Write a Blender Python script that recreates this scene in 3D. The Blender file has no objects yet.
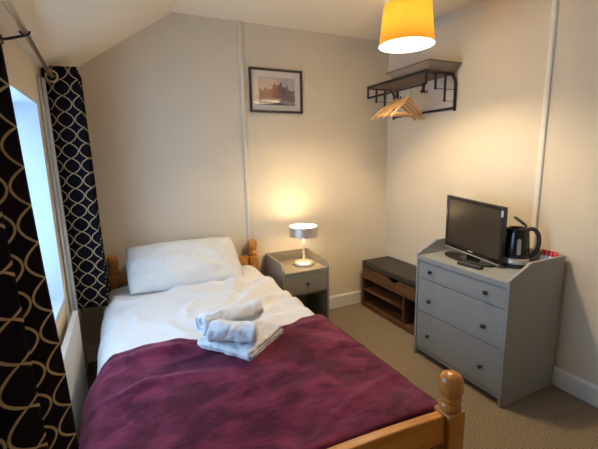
import bpy, bmesh, math, random
from mathutils import Vector, Matrix, noise

# ------------------------------------------------------------------ scene, camera, light
S = bpy.context.scene
COL = S.collection
random.seed(4)

def camera():
    cd = bpy.data.cameras.new('camera'); co = bpy.data.objects.new('camera', cd); COL.objects.link(co)
    cd.sensor_fit = 'HORIZONTAL'; cd.sensor_width = 36.0; cd.lens = 369.676 / 598 * 36
    cd.clip_start = 0.02
    r = Vector((0.90242877, -0.43029342, -0.02167688)); u = Vector((0.09639919, 0.15262291, 0.98357178)); f = Vector((0.41991607, 0.88969311, -0.17921124))
    m = Matrix((r, u, -f)).transposed().to_4x4(); m.translation = Vector((-2.34783, -2.93620, 1.44923))
    co.matrix_world = m
    S.camera = co
camera()

w = bpy.data.worlds.new('overcast_sky'); S.world = w; w.use_nodes = True
bg = w.node_tree.nodes['Background']
bg.inputs['Color'].default_value = (0.40, 0.66, 1.0, 1); bg.inputs['Strength'].default_value = 4.3

S.view_settings.view_transform = 'Standard'
S.view_settings.look = 'None'
S.view_settings.gamma = 1.0
S.view_settings.use_curve_mapping = False
S.view_settings.exposure = 0.85
PENDANT_W = 36.0
TABLE_LAMP_E = 14.0

def portal():
    l = bpy.data.lights.new('window_portal', 'AREA'); l.shape = 'RECTANGLE'; l.size = 1.06; l.size_y = 1.24
    l.cycles.is_portal = True
    o = bpy.data.objects.new('window_portal', l); COL.objects.link(o)
    o.location = (-2.97, -1.275, 1.215); o.rotation_euler = (0, -math.pi/2, 0)
portal()

# ------------------------------------------------------------------ materials
def mat(name, col, rough=0.6, metal=0.0, spec=0.5, sheen=0.0, trans=0.0):
    m = bpy.data.materials.new(name); m.use_nodes = True
    b = m.node_tree.nodes['Principled BSDF']
    b.inputs['Base Color'].default_value = (*col, 1); b.inputs['Roughness'].default_value = rough
    b.inputs['Metallic'].default_value = metal; b.inputs['Specular IOR Level'].default_value = spec
    if sheen: b.inputs['Sheen Weight'].default_value = sheen
    return m
def nd(m, t, **kw):
    n = m.node_tree.nodes.new(t)
    for k, v in kw.items(): setattr(n, k, v)
    return n
def ln(m, a, b): m.node_tree.links.new(a, b)
def bsdf(m): return m.node_tree.nodes['Principled BSDF']
def math_(m, op, a, b=None):
    n = nd(m, 'ShaderNodeMath', operation=op)
    for i, v in enumerate((a, b)):
        if v is None: continue
        if isinstance(v, (int, float)): n.inputs[i].default_value = v
        else: ln(m, v, n.inputs[i])
    return n.outputs[0]
def noise_col(m, c1, c2, scale=8, detail=4, stretch=(1, 1, 1), coord='Object', lo=.35, hi=.65):
    tc = nd(m, 'ShaderNodeTexCoord'); mp = nd(m, 'ShaderNodeMapping'); mp.inputs['Scale'].default_value = stretch
    nz = nd(m, 'ShaderNodeTexNoise'); nz.inputs['Scale'].default_value = scale; nz.inputs['Detail'].default_value = detail
    cr = nd(m, 'ShaderNodeValToRGB'); e = cr.color_ramp.elements
    e[0].position, e[1].position = lo, hi; e[0].color = (*c1, 1); e[1].color = (*c2, 1)
    ln(m, tc.outputs[coord], mp.inputs['Vector']); ln(m, mp.outputs[0], nz.inputs['Vector'])
    ln(m, nz.outputs['Fac'], cr.inputs['Fac']); ln(m, cr.outputs['Color'], bsdf(m).inputs['Base Color'])
    return mp, nz, cr
def bump(m, h, strength=.2, dist=.002):
    b = nd(m, 'ShaderNodeBump'); b.inputs['Strength'].default_value = strength; b.inputs['Distance'].default_value = dist
    ln(m, h, b.inputs['Height']); ln(m, b.outputs[0], bsdf(m).inputs['Normal'])

def wallpaper(name, col):
    m = mat(name, col, .75, spec=.25)
    tc = nd(m, 'ShaderNodeTexCoord'); mp = nd(m, 'ShaderNodeMapping'); mp.inputs['Scale'].default_value = (1, 1, .10)
    n1 = nd(m, 'ShaderNodeTexNoise'); n1.inputs['Scale'].default_value = 110; n1.inputs['Detail'].default_value = 2
    ln(m, tc.outputs['Object'], mp.inputs['Vector']); ln(m, mp.outputs[0], n1.inputs['Vector'])
    n2 = nd(m, 'ShaderNodeTexNoise'); n2.inputs['Scale'].default_value = 5; n2.inputs['Detail'].default_value = 3
    ln(m, tc.outputs['Object'], n2.inputs['Vector'])
    bump(m, math_(m, 'ADD', n1.outputs['Fac'], math_(m, 'MULTIPLY', n2.outputs['Fac'], 1.2)), .38, .005)
    return m
M = {}
M['wall'] = wallpaper('cream_wallpaper', (.73, .645, .510))
M['ceiling'] = wallpaper('ceiling_paint', (.87, .775, .62))
M['white_gloss'] = mat('white_gloss_paint', (.78, .76, .71), .35)
M['pipe_paint'] = mat('pipe_paint', (.84, .80, .70), .35)
M['upvc'] = mat('window_white', (.58, .62, .66), .45)

def carpet():
    m = mat('ribbed_carpet', (.3, .22, .14), .95, spec=.1)
    tc = nd(m, 'ShaderNodeTexCoord'); sp = nd(m, 'ShaderNodeSeparateXYZ'); ln(m, tc.outputs['Object'], sp.inputs[0])
    x, y = sp.outputs[0], sp.outputs[1]
    P = .019
    tri = math_(m, 'PINGPONG', x, .0095)
    ch = math_(m, 'FRACT', math_(m, 'DIVIDE', math_(m, 'ADD', y, math_(m, 'MULTIPLY', tri, .9)), P * .8))
    tuft = math_(m, 'PINGPONG', ch, .5)
    rib = math_(m, 'PINGPONG', math_(m, 'DIVIDE', x, P), .5)
    hgt = math_(m, 'ADD', tuft, rib)
    nz = nd(m, 'ShaderNodeTexNoise'); nz.inputs['Scale'].default_value = 90; nz.inputs['Detail'].default_value = 3
    ln(m, tc.outputs['Object'], nz.inputs['Vector'])
    f = math_(m, 'ADD', math_(m, 'MULTIPLY', hgt, .8), math_(m, 'MULTIPLY', nz.outputs['Fac'], .5))
    cr = nd(m, 'ShaderNodeValToRGB'); e = cr.color_ramp.elements
    e[0].position, e[1].position = .2, .95; e[0].color = (.075, .055, .035, 1); e[1].color = (.34, .275, .195, 1)
    ln(m, f, cr.inputs['Fac']); ln(m, cr.outputs['Color'], bsdf(m).inputs['Base Color'])
    bump(m, f, .6, .004)
    return m
M['carpet'] = carpet()

def wood(name, c1, c2, rough=.35, stretch=(14, 14, 1.2), scale=3.0, lo=.3, hi=.7, spec=.5):
    m = mat(name, c1, rough, spec=spec)
    mp, nz, cr = noise_col(m, c1, c2, scale, 6, stretch, lo=lo, hi=hi)
    nz.inputs['Distortion'].default_value = .6
    return m
M['pine_v'] = wood('varnished_pine_upright', (.43, .155, .028), (.62, .27, .055), .28, (16, 16, 1.5))
M['pine_x'] = wood('varnished_pine_rail', (.43, .155, .028), (.62, .27, .055), .28, (1.5, 16, 16))
M['pine_y'] = wood('varnished_pine_side', (.43, .155, .028), (.62, .27, .055), .28, (16, 1.5, 16))
M['rustic_y'] = wood('rustic_brown_board', (.035, .016, .007), (.19, .088, .038), .6, (20, 1.6, 20), 3.4, .3, .72, .3)
M['rustic_x'] = wood('rustic_brown_end', (.035, .016, .007), (.14, .066, .029), .6, (1.6, 20, 20), 3.4, .3, .72, .3)
M['shelf_wood'] = wood('dark_shelf_wood', (.10, .055, .035), (.21, .125, .08), .55, (20, 1.6, 20))
M['hanger_wood'] = wood('pale_hanger_wood', (.58, .33, .14), (.70, .45, .22), .4, (3, 20, 20))
M['grey_paint'] = mat('grey_lacquer', (.305, .320, .322), .42)
M['grey_edge'] = mat('grey_lacquer_edge', (.46, .43, .37), .45)
M['grey_bed'] = mat('taupe_grey_lacquer', (.215, .19, .145), .4)
M['dark_inside'] = mat('dark_inside', (.05, .045, .04), .8)
M['knob'] = mat('dark_bronze_knob', (.07, .055, .045), .35, .8)
M['black_plastic'] = mat('black_gloss_plastic', (.012, .011, .011), .18)
M['black_matt'] = mat('black_matt_plastic', (.02, .019, .018), .5)
M['black_metal'] = mat('black_coated_metal', (.022, .016, .013), .45, .3)
M['steel'] = mat('brushed_steel', (.72, .68, .61), .42, .8)
M['chrome'] = mat('chrome', (.75, .73, .70), .15, 1.0)
M['brass_rod'] = mat('satin_nickel_rod', (.78, .64, .44), .3, 1.0)
M['screen'] = mat('switched_off_screen', (.035, .028, .02), .22, 0, .6)
M['silver'] = mat('silver_trim', (.72, .70, .66), .3, .6)
M['gauge'] = mat('smoked_clear_gauge', (.36, .34, .30), .3)
M['red'] = mat('red_sachet_paper', (.62, .04, .035), .5)
M['white_paper'] = mat('white_paper', (.80, .77, .72), .6)
M['coffee'] = mat('coffee_brown', (.10, .045, .02), .6)
M['cushion'] = mat('dark_olive_faux_leather', (.030, .026, .017), .5)
M['rubber'] = mat('grey_rubber_key', (.16, .16, .16), .6)

def fabric(name, c, rough=.9, sheen=.3, wr=.0, bs=300):
    m = mat(name, c, rough, spec=.2, sheen=sheen)
    tc = nd(m, 'ShaderNodeTexCoord')
    nz = nd(m, 'ShaderNodeTexNoise'); nz.inputs['Scale'].default_value = bs; nz.inputs['Detail'].default_value = 2
    ln(m, tc.outputs['Object'], nz.inputs['Vector'])
    bump(m, nz.outputs['Fac'], .25, .002)
    return m
M['cotton'] = fabric('white_cotton', (.74, .73, .715))
M['pillowcase'] = fabric('white_pillowcase', (.73, .715, .68))
M['towel'] = fabric('white_terry', (.73, .74, .77), .95, .4, bs=420)
M['lining'] = fabric('white_net_lining', (.86, .88, .90))
def thin(m):
    nt = m.node_tree; o = nt.nodes['Material Output']; t = nt.nodes.new('ShaderNodeBsdfTranslucent'); t.inputs[0].default_value = (.88, .90, .92, 1)
    x = nt.nodes.new('ShaderNodeMixShader'); x.inputs[0].default_value = .5
    nt.links.new(bsdf(m).outputs[0], x.inputs[1]); nt.links.new(t.outputs[0], x.inputs[2]); nt.links.new(x.outputs[0], o.inputs[0])
thin(M['lining'])

def fleece():
    m = mat('burgundy_fleece', (.13, .012, .035), .85, spec=.15, sheen=.35)
    b = bsdf(m); b.inputs['Sheen Roughness'].default_value = .4; b.inputs['Sheen Tint'].default_value = (.80, .38, .42, 1)
    tc = nd(m, 'ShaderNodeTexCoord'); mp = nd(m, 'ShaderNodeMapping'); mp.inputs['Rotation'].default_value = (0, 0, .6); mp.inputs['Scale'].default_value = (1, 1.35, 1)
    nz = nd(m, 'ShaderNodeTexNoise'); nz.inputs['Scale'].default_value = 6.5; nz.inputs['Detail'].default_value = 7; nz.inputs['Distortion'].default_value = .8
    ln(m, tc.outputs['Object'], mp.inputs[0]); ln(m, mp.outputs[0], nz.inputs['Vector'])
    cr = nd(m, 'ShaderNodeValToRGB'); e = cr.color_ramp.elements     # brushed nap: pile lying two ways
    e[0].position, e[1].position = .40, .66; e[0].color = (.060, .0055, .020, 1); e[1].color = (.170, .022, .056, 1)
    mp2 = nd(m, 'ShaderNodeMapping'); mp2.inputs['Rotation'].default_value = (0, 0, .9); mp2.inputs['Scale'].default_value = (1, 3.2, 1); ln(m, tc.outputs['Object'], mp2.inputs[0])
    n3 = nd(m, 'ShaderNodeTexNoise'); n3.inputs['Scale'].default_value = 24; n3.inputs['Detail'].default_value = 4; n3.inputs['Distortion'].default_value = .5; ln(m, mp2.outputs[0], n3.inputs['Vector'])
    mixf = math_(m, 'ADD', nz.outputs['Fac'], math_(m, 'MULTIPLY', math_(m, 'SUBTRACT', n3.outputs['Fac'], .5), .32))
    ln(m, mixf, cr.inputs['Fac']); ln(m, cr.outputs['Color'], b.inputs['Base Color'])
    n2 = nd(m, 'ShaderNodeTexNoise'); n2.inputs['Scale'].default_value = 260
    ln(m, tc.outputs['Object'], n2.inputs['Vector'])
    bump(m, math_(m, 'ADD', math_(m, 'MULTIPLY', nz.outputs['Fac'], 2.0), n2.outputs['Fac']), .5, .004)
    return m
M['fleece'] = fleece()

def ogee():
    m = mat('black_ogee_fabric', (.01, .01, .02), .9, spec=.06)
    uv = nd(m, 'ShaderNodeUVMap'); sp = nd(m, 'ShaderNodeSeparateXYZ'); ln(m, uv.outputs[0], sp.inputs[0])
    P, L, A, Wd = .090, .0865, .0415, .0028
    sn = math_(m, 'SINE', math_(m, 'MULTIPLY', sp.outputs[1], math.pi / L))
    s = math_(m, 'MULTIPLY', math_(m, 'MULTIPLY', math_(m, 'SIGN', sn), math_(m, 'POWER', math_(m, 'ABSOLUTE', sn), .8)), A)
    ds = []
    for op in ('ADD', 'SUBTRACT'):
        t = math_(m, 'FRACT', math_(m, 'ADD', math_(m, 'DIVIDE', math_(m, op, sp.outputs[0], s), P), .5))
        ds.append(math_(m, 'ABSOLUTE', math_(m, 'MULTIPLY', math_(m, 'SUBTRACT', t, .5), P)))
    # thin the steep stretches so the line keeps one width
    c = math_(m, 'ABSOLUTE', math_(m, 'COSINE', math_(m, 'MULTIPLY', sp.outputs[1], math.pi / L)))
    wd = math_(m, 'MULTIPLY', math_(m, 'SQRT', math_(m, 'ADD', 1.0, math_(m, 'MULTIPLY', math_(m, 'MULTIPLY', c, c), 2.2))), Wd)
    line = math_(m, 'LESS_THAN', math_(m, 'MINIMUM', ds[0], ds[1]), wd)
    mx = nd(m, 'ShaderNodeMix', data_type='RGBA'); ln(m, line, mx.inputs['Factor'])
    mx.inputs['A'].default_value = (.0085, .0060, .0100, 1); mx.inputs['B'].default_value = (.44, .335, .19, 1)
    ln(m, mx.outputs['Result'], bsdf(m).inputs['Base Color'])
    return m
M['ogee'] = ogee()

def shade_mat():
    m = bpy.data.materials.new('orange_shade_fabric'); m.use_nodes = True; nt = m.node_tree; nt.nodes.clear()
    out = nt.nodes.new('ShaderNodeOutputMaterial'); add = nt.nodes.new('ShaderNodeMixShader'); add.inputs[0].default_value = .62
    d = nt.nodes.new('ShaderNodeBsdfDiffuse'); t = nt.nodes.new('ShaderNodeBsdfTranslucent')
    geo = nt.nodes.new('ShaderNodeNewGeometry'); mx = nt.nodes.new('ShaderNodeMix'); mx.data_type = 'RGBA'
    mx.inputs['A'].default_value = (.80, .33, .03, 1); mx.inputs['B'].default_value = (.86, .82, .70, 1)   # fabric outside, white lining inside
    nt.links.new(geo.outputs['Backfacing'], mx.inputs['Factor']); nt.links.new(mx.outputs['Result'], d.inputs[0])
    t.inputs[0].default_value = (.027, .0120, .0015, 1)
    nt.links.new(d.outputs[0], add.inputs[1]); nt.links.new(t.outputs[0], add.inputs[2]); nt.links.new(add.outputs[0], out.inputs[0])
    return m
M['shade'] = shade_mat()
def emit(name, col, s):
    m = bpy.data.materials.new(name); m.use_nodes = True; b = bsdf(m)
    b.inputs['Base Color'].default_value = (*col, 1); b.inputs['Emission Color'].default_value = (*col, 1); b.inputs['Emission Strength'].default_value = s
    return m
M['bulb'] = emit('lit_bulb', (1, .79, .52), PENDANT_W / (4 * math.pi ** 2 * .045 ** 2))
M['diffuser'] = emit('lit_lamp_diffuser', (1, .74, .40), TABLE_LAMP_E)
M['diffuser_low'] = emit('lit_lower_diffuser', (1, .74, .40), TABLE_LAMP_E * .6)
def glass(name, g=.08, tint=(1, 1, 1)):
    m = bpy.data.materials.new(name); m.use_nodes = True; nt = m.node_tree; nt.nodes.clear()
    out = nt.nodes.new('ShaderNodeOutputMaterial'); mx = nt.nodes.new('ShaderNodeMixShader')
    lw = nt.nodes.new('ShaderNodeLayerWeight'); lw.inputs[0].default_value = .5
    pw = nt.nodes.new('ShaderNodeMath'); pw.operation = 'POWER'; pw.inputs[1].default_value = 5; nt.links.new(lw.outputs['Facing'], pw.inputs[0])
    fr = nt.nodes.new('ShaderNodeMath'); fr.operation = 'MULTIPLY_ADD'; fr.inputs[1].default_value = .94; fr.inputs[2].default_value = .055; nt.links.new(pw.outputs[0], fr.inputs[0])
    t = nt.nodes.new('ShaderNodeBsdfTransparent'); t.inputs[0].default_value = (*tint, 1)
    gl = nt.nodes.new('ShaderNodeBsdfGlossy'); gl.inputs['Roughness'].default_value = .02
    nt.links.new(fr.outputs[0], mx.inputs[0]); nt.links.new(t.outputs[0], mx.inputs[1]); nt.links.new(gl.outputs[0], mx.inputs[2]); nt.links.new(mx.outputs[0], out.inputs[0])
    return m
M['glass'] = glass('clear_glass')

# ------------------------------------------------------------------ builders
class MB:
    """collects shapes into one mesh"""
    def __init__(s): s.bm = bmesh.new(); s.mi = 0
    def _fin(s, vs, faces, smooth=False):
        for f in faces:
            f.material_index = s.mi; f.smooth = smooth
    def box(s, a, b, bev=0.0, rot=None, about=None, seg=2):
        """box from corner a to corner b"""
        t = bmesh.new(); bmesh.ops.create_cube(t, size=1)
        c = [(a[i] + b[i]) / 2 for i in range(3)]; d = [abs(b[i] - a[i]) for i in range(3)]
        for v in t.verts: v.co = Vector([v.co[i] * d[i] + c[i] for i in range(3)])
        if bev: bmesh.ops.bevel(t, geom=t.edges[:], offset=bev, segments=seg, profile=.5, affect='EDGES')
        if rot is not None:
            p = Vector(about or c)
            for v in t.verts: v.co = rot @ (v.co - p) + p
        return s.take(t, smooth=False)
    def take(s, t, smooth=False):
        mp = {}
        for v in t.verts: mp[v] = s.bm.verts.new(v.co)
        for f in t.faces:
            try: g = s.bm.faces.new([mp[v] for v in f.verts])
            except ValueError: continue
            g.material_index = s.mi; g.smooth = smooth
        t.free(); return s
    def lathe(s, prof, c=(0, 0, 0), n=32, rot=None, smooth=True, cap=True):
        """prof: list of (r, z)"""
        c = Vector(c); rings = []
        for r, z in prof:
            ring = []
            for k in range(n):
                a = 2 * math.pi * k / n; p = Vector((r * math.cos(a), r * math.sin(a), z))
                if rot is not None: p = rot @ p
                ring.append(s.bm.verts.new(p + c))
            rings.append(ring)
        for i in range(len(rings) - 1):
            for k in range(n):
                f = s.bm.faces.new((rings[i][k], rings[i][(k + 1) % n], rings[i + 1][(k + 1) % n], rings[i + 1][k])); f.smooth = smooth; f.material_index = s.mi
        if cap:
            for ring, rv in ((rings[0], True), (rings[-1], False)):
                f = s.bm.faces.new(ring[::-1] if rv else ring); f.material_index = s.mi
        return s
    def tube(s, pts, r, n=10, closed=False):
        pts = [Vector(p) for p in pts]; rings = []; N = len(pts); up = None
        for i, p in enumerate(pts):
            a = pts[(i - 1) % N] if (closed or i > 0) else p; b = pts[(i + 1) % N] if (closed or i < N - 1) else p
            t = (b - a).normalized()
            if up is None: up = Vector((0, 0, 1)) if abs(t.z) < .9 else Vector((1, 0, 0))
            x = t.cross(up)
            if x.length < 1e-4: x = t.orthogonal()
            x.normalize(); y = x.cross(t).normalized(); up = y
            rr = r[i] if isinstance(r, (list, tuple)) else r
            rings.append([s.bm.verts.new(p + rr * (math.cos(2 * math.pi * k / n) * x + math.sin(2 * math.pi * k / n) * y)) for k in range(n)])
        for i in range(N if closed else N - 1):
            A, B = rings[i], rings[(i + 1) % N]
            for k in range(n):
                f = s.bm.faces.new((A[k], A[(k + 1) % n], B[(k + 1) % n], B[k])); f.smooth = True; f.material_index = s.mi
        if not closed:
            for g in (rings[0][::-1], rings[-1]):
                f = s.bm.faces.new(g); f.material_index = s.mi
        return s
    def prism(s, poly, axis, a, b, bev=0.0, smooth=False):
        """extrude a 2-D outline along an axis: x -> (y,z), y -> (x,z), z -> (x,y)"""
        t = bmesh.new()
        def P(q, h): return {'x': (h, q[0], q[1]), 'y': (q[0], h, q[1]), 'z': (q[0], q[1], h)}[axis]
        A = [t.verts.new(P(q, a)) for q in poly]; B = [t.verts.new(P(q, b)) for q in poly]; n = len(poly)
        t.faces.new(A); t.faces.new(B[::-1])
        for i in range(n): t.faces.new((A[(i + 1) % n], A[i], B[i], B[(i + 1) % n]))
        bmesh.ops.recalc_face_normals(t, faces=t.faces[:])
        if bev: bmesh.ops.bevel(t, geom=t.edges[:], offset=bev, segments=2, profile=.5, affect='EDGES')
        return s.take(t, smooth)
    def quad(s, pts):
        f = s.bm.faces.new([s.bm.verts.new(p) for p in pts]); f.material_index = s.mi; return s
    def sheet(s, f, nu, nv, uv=None, closed=False):
        g = [[s.bm.verts.new(f(i / nu, j / nv)) for j in range(nv + 1)] for i in range(nu + (0 if closed else 1))]
        lay = s.bm.loops.layers.uv.verify() if uv else None
        for i in range(nu):
            for j in range(nv):
                ii = (i + 1) % len(g) if closed else i + 1
                fc = s.bm.faces.new((g[i][j], g[ii][j], g[ii][j + 1], g[i][j + 1])); fc.smooth = True; fc.material_index = s.mi
                if uv:
                    for lp, (a, b) in zip(fc.loops, ((i, j), (i + 1, j), (i + 1, j + 1), (i, j + 1))): lp[lay].uv = uv(a / nu, b / nv)
        return s
    def build(s, name, m, parent=None, off=None, smooth_angle=None, recalc=False):
        """link as ONE mesh object; off: world origin to subtract (coordinates given in world space)"""
        if recalc: bmesh.ops.recalc_face_normals(s.bm, faces=s.bm.faces[:])
        me = bpy.data.meshes.new(name)
        o = off if off is not None else (parent.get('_o') if parent is not None else None)
        if o is not None:
            for v in s.bm.verts: v.co -= Vector(o)
        s.bm.to_mesh(me); s.bm.free()
        for mm in (m if isinstance(m, (list, tuple)) else [m]): me.materials.append(mm)
        ob = bpy.data.objects.new(name, me); COL.objects.link(ob)
        if parent is not None:
            ob.parent = parent
            if '_o' in parent: ob['_o'] = parent['_o']
        elif off is not None: ob.location = off
        return ob
def tag(o, label=None, cat=None, group=None, kind=None):
    for k, v in (('label', label), ('category', cat), ('group', group), ('kind', kind)):
        if v: o[k] = v
    return o
def thing(name, label, cat, loc, group=None):
    """an Empty at the thing's base; its parts are modelled in world coordinates"""
    o = bpy.data.objects.new(name, None); COL.objects.link(o); o.location = loc; o.empty_display_size = .1
    o['_o'] = tuple(loc); return tag(o, label, cat, group)
def copy_tree(o, parent=None):
    c = o.copy(); COL.objects.link(c)
    if parent is not None: c.parent = parent
    for ch in list(o.children): copy_tree(ch, c)
    return c
def solid(o, t, off=0.0):
    m = o.modifiers.new('thickness', 'SOLIDIFY'); m.thickness = t; m.offset = off; return o
def subsurf(o, n=1):
    m = o.modifiers.new('smooth', 'SUBSURF'); m.levels = n; m.render_levels = n; return o
def struct(name, mb, m):
    return tag(mb.build(name, m), kind='structure')
RZ = lambda a: Matrix.Rotation(a, 3, 'Z'); RX = lambda a: Matrix.Rotation(a, 3, 'X'); RY = lambda a: Matrix.Rotation(a, 3, 'Y')
def sm(t): t = max(0, min(1, t)); return t * t * (3 - 2 * t)
def nz(x, y, z=0): return noise.noise(Vector((x, y, z)))

# ------------------------------------------------------------------ the room
XL, YF, H = -2.70, -3.45, 2.476
WY0, WY1, WZ0, WZ1 = -1.90, -0.60, .685, 1.755
struct('floor', MB().box((-3.0, YF - .1, -.08), (.12, .12, 0)), M['carpet'])
struct('wall_back', MB().box((-3.0, 0, 0), (.12, .12, H + .1)), M['wall'])
struct('wall_right', MB().box((0, YF, 0), (.12, 0, H + .1)), M['wall'])
struct('wall_front', MB().box((-3.0, YF - .1, 0), (.12, YF, H + .1)), M['ceiling'])
b = MB()
b.box((-3.0, YF, 0), (XL, 0, WZ0)); b.box((-3.0, YF, WZ1), (XL, 0, 1.955)); b.box((-3.0, YF, WZ0), (XL, WY0, WZ1)); b.box((-3.0, WY1, WZ0), (XL, 0, WZ1))
struct('wall_left', b, M['wall'])
sx, sz = -1.916, H
struct('ceiling', MB().box((sx, YF, H), (.12, .0, H + .1)), M['ceiling'])
struct('ceiling_slope', MB().prism([(sx, sz), (XL - .01, sz + (XL - .01 - sx) * .6656), (XL - .01, sz + .1 + (XL - .01 - sx) * .6656), (sx, sz + .1)], 'y', YF, 0), M['ceiling'])
def skirting(name, axis, lo, hi):
    q = [(0, 0), (-.018, 0), (-.018, .108), (-.010, .123), (0, .123)]
    mb = MB()
    if axis == 'x': mb.prism(q, 'x', lo, hi)
    else: mb.prism(q, 'y', lo, hi)
    struct(name, mb, M['white_gloss'])
skirting('baseboard_back', 'x', XL, 0); skirting('baseboard_right', 'y', YF, -.02)
# window
wn = bpy.data.objects.new('window_1', None); COL.objects.link(wn); wn.location = (-2.92, -1.25, WZ0); wn['_o'] = (-2.92, -1.25, WZ0); tag(wn, kind='structure')
b = MB()
for a, c in (((-2.955, WY0, WZ0), (-2.90, WY0 + .06, WZ1)), ((-2.955, WY1 - .06, WZ0), (-2.90, WY1, WZ1)), ((-2.955, WY0 + .06, WZ0), (-2.90, WY1 - .06, WZ0 + .06)),
             ((-2.955, WY0 + .06, WZ1 - .06), (-2.90, WY1 - .06, WZ1)), ((-2.95, -1.275, WZ0 + .06), (-2.905, -1.225, WZ1 - .06))): b.box(a, c, .004)
b.build('window_frame', M['upvc'], wn)
for y0, y1 in ((WY0 + .06, -1.275), (-1.225, WY1 - .06)):
    MB().box((-2.932, y0, WZ0 + .06), (-2.926, y1, WZ1 - .06)).build('pane', M['glass'], wn)
MB().box((-2.90, WY0, WZ0), (XL + .0, WY1, WZ0 + .022), .004).build('window_sill', M['upvc'], wn)
# white painted lining boards of the reveal
b = MB(); b.box((-2.90, WY1 - .012, WZ0 + .022), (XL, WY1, WZ1)); b.box((-2.90, WY0, WZ0 + .022), (XL, WY0 + .012, WZ1)); b.box((-2.90, WY0 + .012, WZ1 - .012), (XL, WY1 - .012, WZ1))
b.build('reveal_lining', M['upvc'], wn)
# pipes
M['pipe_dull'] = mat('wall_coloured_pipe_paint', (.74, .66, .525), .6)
def pipe(name, label, x, y, z0, z1, wall):
    q = [(.017, 0), (.017, .009), (.013, .014), (.006, .016), (-.006, .016), (-.013, .014), (-.017, .009), (-.017, 0)]
    mb = MB()
    if wall == 'back': mb.prism([(x + a, y - c) for a, c in q], 'z', z0, z1)
    else: mb.prism([(x - c, y + a) for a, c in q], 'z', z0, z1)
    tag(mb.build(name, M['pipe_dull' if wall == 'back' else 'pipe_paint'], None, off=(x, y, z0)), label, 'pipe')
pipe('wall_pipe', 'cream painted pipe running up the back wall behind the bed post', -1.428, 0, .125, H, 'back')
pipe('wall_pipe', 'cream painted pipe running up the right wall behind the kettle', 0, -1.487, .125, H, 'right')

# ------------------------------------------------------------------ bed
BX0, BX1, HY, FY = -2.465, -1.425, -.062, -2.14
bed = thing('single_bed', 'varnished pine single bed with turned ball finials on its posts', 'bed', ((BX0 + BX1) / 2, (HY + FY) / 2, 0))
def post(x, y, ztop, sq):
    b = MB(); h = .036
    b.box((x - h, y - h, 0), (x + h, y + h, sq), .006)
    k = ztop - sq
    b.lathe([(r, z * k) for r, z in ((.030, 0), (.036, .05), (.037, .14), (.031, .20), (.029, .24), (.034, .28), (.034, .33), (.030, .37), (.036, .45), (.039, .56), (.0395, .70), (.0375, .83), (.031, .925), (.020, .98), (.008, 1.0), (0, 1.0))], (x, y, sq), 28, cap=False)
    return b
for x in (BX0, BX1): post(x, HY, .792, .655).build('head_post', M['pine_v'], bed)
for x in (BX0, BX1): post(x, FY, .738, .605).build('foot_post', M['pine_v'], bed)
def bow(z0, z1, h, x0, x1, rise):
    top = [(x0 + (x1 - x0) * t / 24, z1 + rise * math.sin(math.pi * t / 24)) for t in range(25)]
    return top + [(x1, z0), (x0, z0)]
MB().prism(bow(.500, .600, 0, BX0 + .036, BX1 - .036, .026), 'y', FY - .017, FY + .017, .005).build('foot_rail', M['pine_x'], bed)
MB().box((BX0 + .036, FY - .015, .26), (BX1 - .036, FY + .015, .34), .004).build('lower_foot_rail', M['pine_x'], bed)
for k in range(8):
    x = BX0 + .12 + k * (BX1 - BX0 - .24) / 7
    MB().lathe([(.010, .34), (.012, .36), (.016, .43), (.012, .48), (.010, .505)], (x, FY, 0), 12).build('spindle', M['pine_v'], bed)
MB().prism(bow(.57, .655, 0, BX0 + .036, BX1 - .036, .02), 'y', HY - .014, HY + .014, .005).build('head_rail', M['pine_x'], bed)
MB().box((BX0 + .036, HY - .013, .30), (BX1 - .036, HY + .013, .38), .004).build('lower_head_rail', M['pine_x'], bed)
for k in range(8):
    x = BX0 + .12 + k * (BX1 - BX0 - .24) / 7
    MB().lathe([(.010, .38), (.012, .40), (.016, .48), (.012, .55), (.010, .575)], (x, HY, 0), 12).build('spindle', M['pine_v'], bed)
for x in (BX0, BX1): MB().box((x - .013, FY + .036, .24), (x + .013, HY - .036, .35), .004).build('side_rail', M['pine_y'], bed)
b = MB()
for k in range(11): b.box((BX0 + .014, FY + .14 + k * .18, .288), (BX1 - .014, FY + .22 + k * .18, .306))
b.build('slats', M['pine_x'], bed)

MB().box((-2.44, -2.09, .308), (-1.45, -.11, .515), .04, seg=4).build('mattress', M['cotton'], bed)

# bed cover cross-section: arc length s (0 = centre line) -> (x, z)
CX = -1.955; HALFW = .590; RC = .10
def section(s, top, drop, lift=0.0):
    sgn = 1 if s >= 0 else -1; a = abs(s); fl = HALFW - RC
    R_ = RC + lift
    if a <= fl: return CX + sgn * a, top + lift - .022 * (a / fl) ** 4
    q = a - fl; arc = R_ * math.pi / 2
    zc = top - .022 - RC
    if q <= arc:
        t = q / R_; return CX + sgn * (fl + R_ * math.sin(t)), zc + R_ * math.cos(t)
    return CX + sgn * (fl + R_ + .012 * math.sin((q - arc) * 9)), zc - (q - arc)
def duvet_h(x, y):
    h = .013 * nz(x * 3.1, y * 2.3, 1.7) + .009 * nz(x * 6 + y * 3, y * 5, 4.2)
    q = nz(x * 1.3 + y * 2.6, y * 2.2 - x * 1.4, 31.0); h += .014 * max(0, 1 - abs(q) * 8)
    q = nz(x * 2.2 - y * 1.5, y * 3.4 + x, 57.0); h += .012 * max(0, 1 - abs(q) * 7)
    # creases fanning towards the right-hand edge
    ang = math.atan2(y + 1.15, x + 2.1); d = math.hypot(x + 2.1, y + 1.15)
    h += .020 * sm((x + 1.95) / .3) * sm((y + 1.25) / .4) * math.sin(ang * 26 + 2 * nz(x * 3, y * 3)) * sm(d / .5)
    h += .004 * (1 - abs(2 * abs(nz(x * 2.2 + .5 * y, y * 6, 9)) - .0)) * .8
    h += .010 * sm((y + .9) / .5)
    return h
SL, SR = HALFW + .30, HALFW + .28
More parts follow.
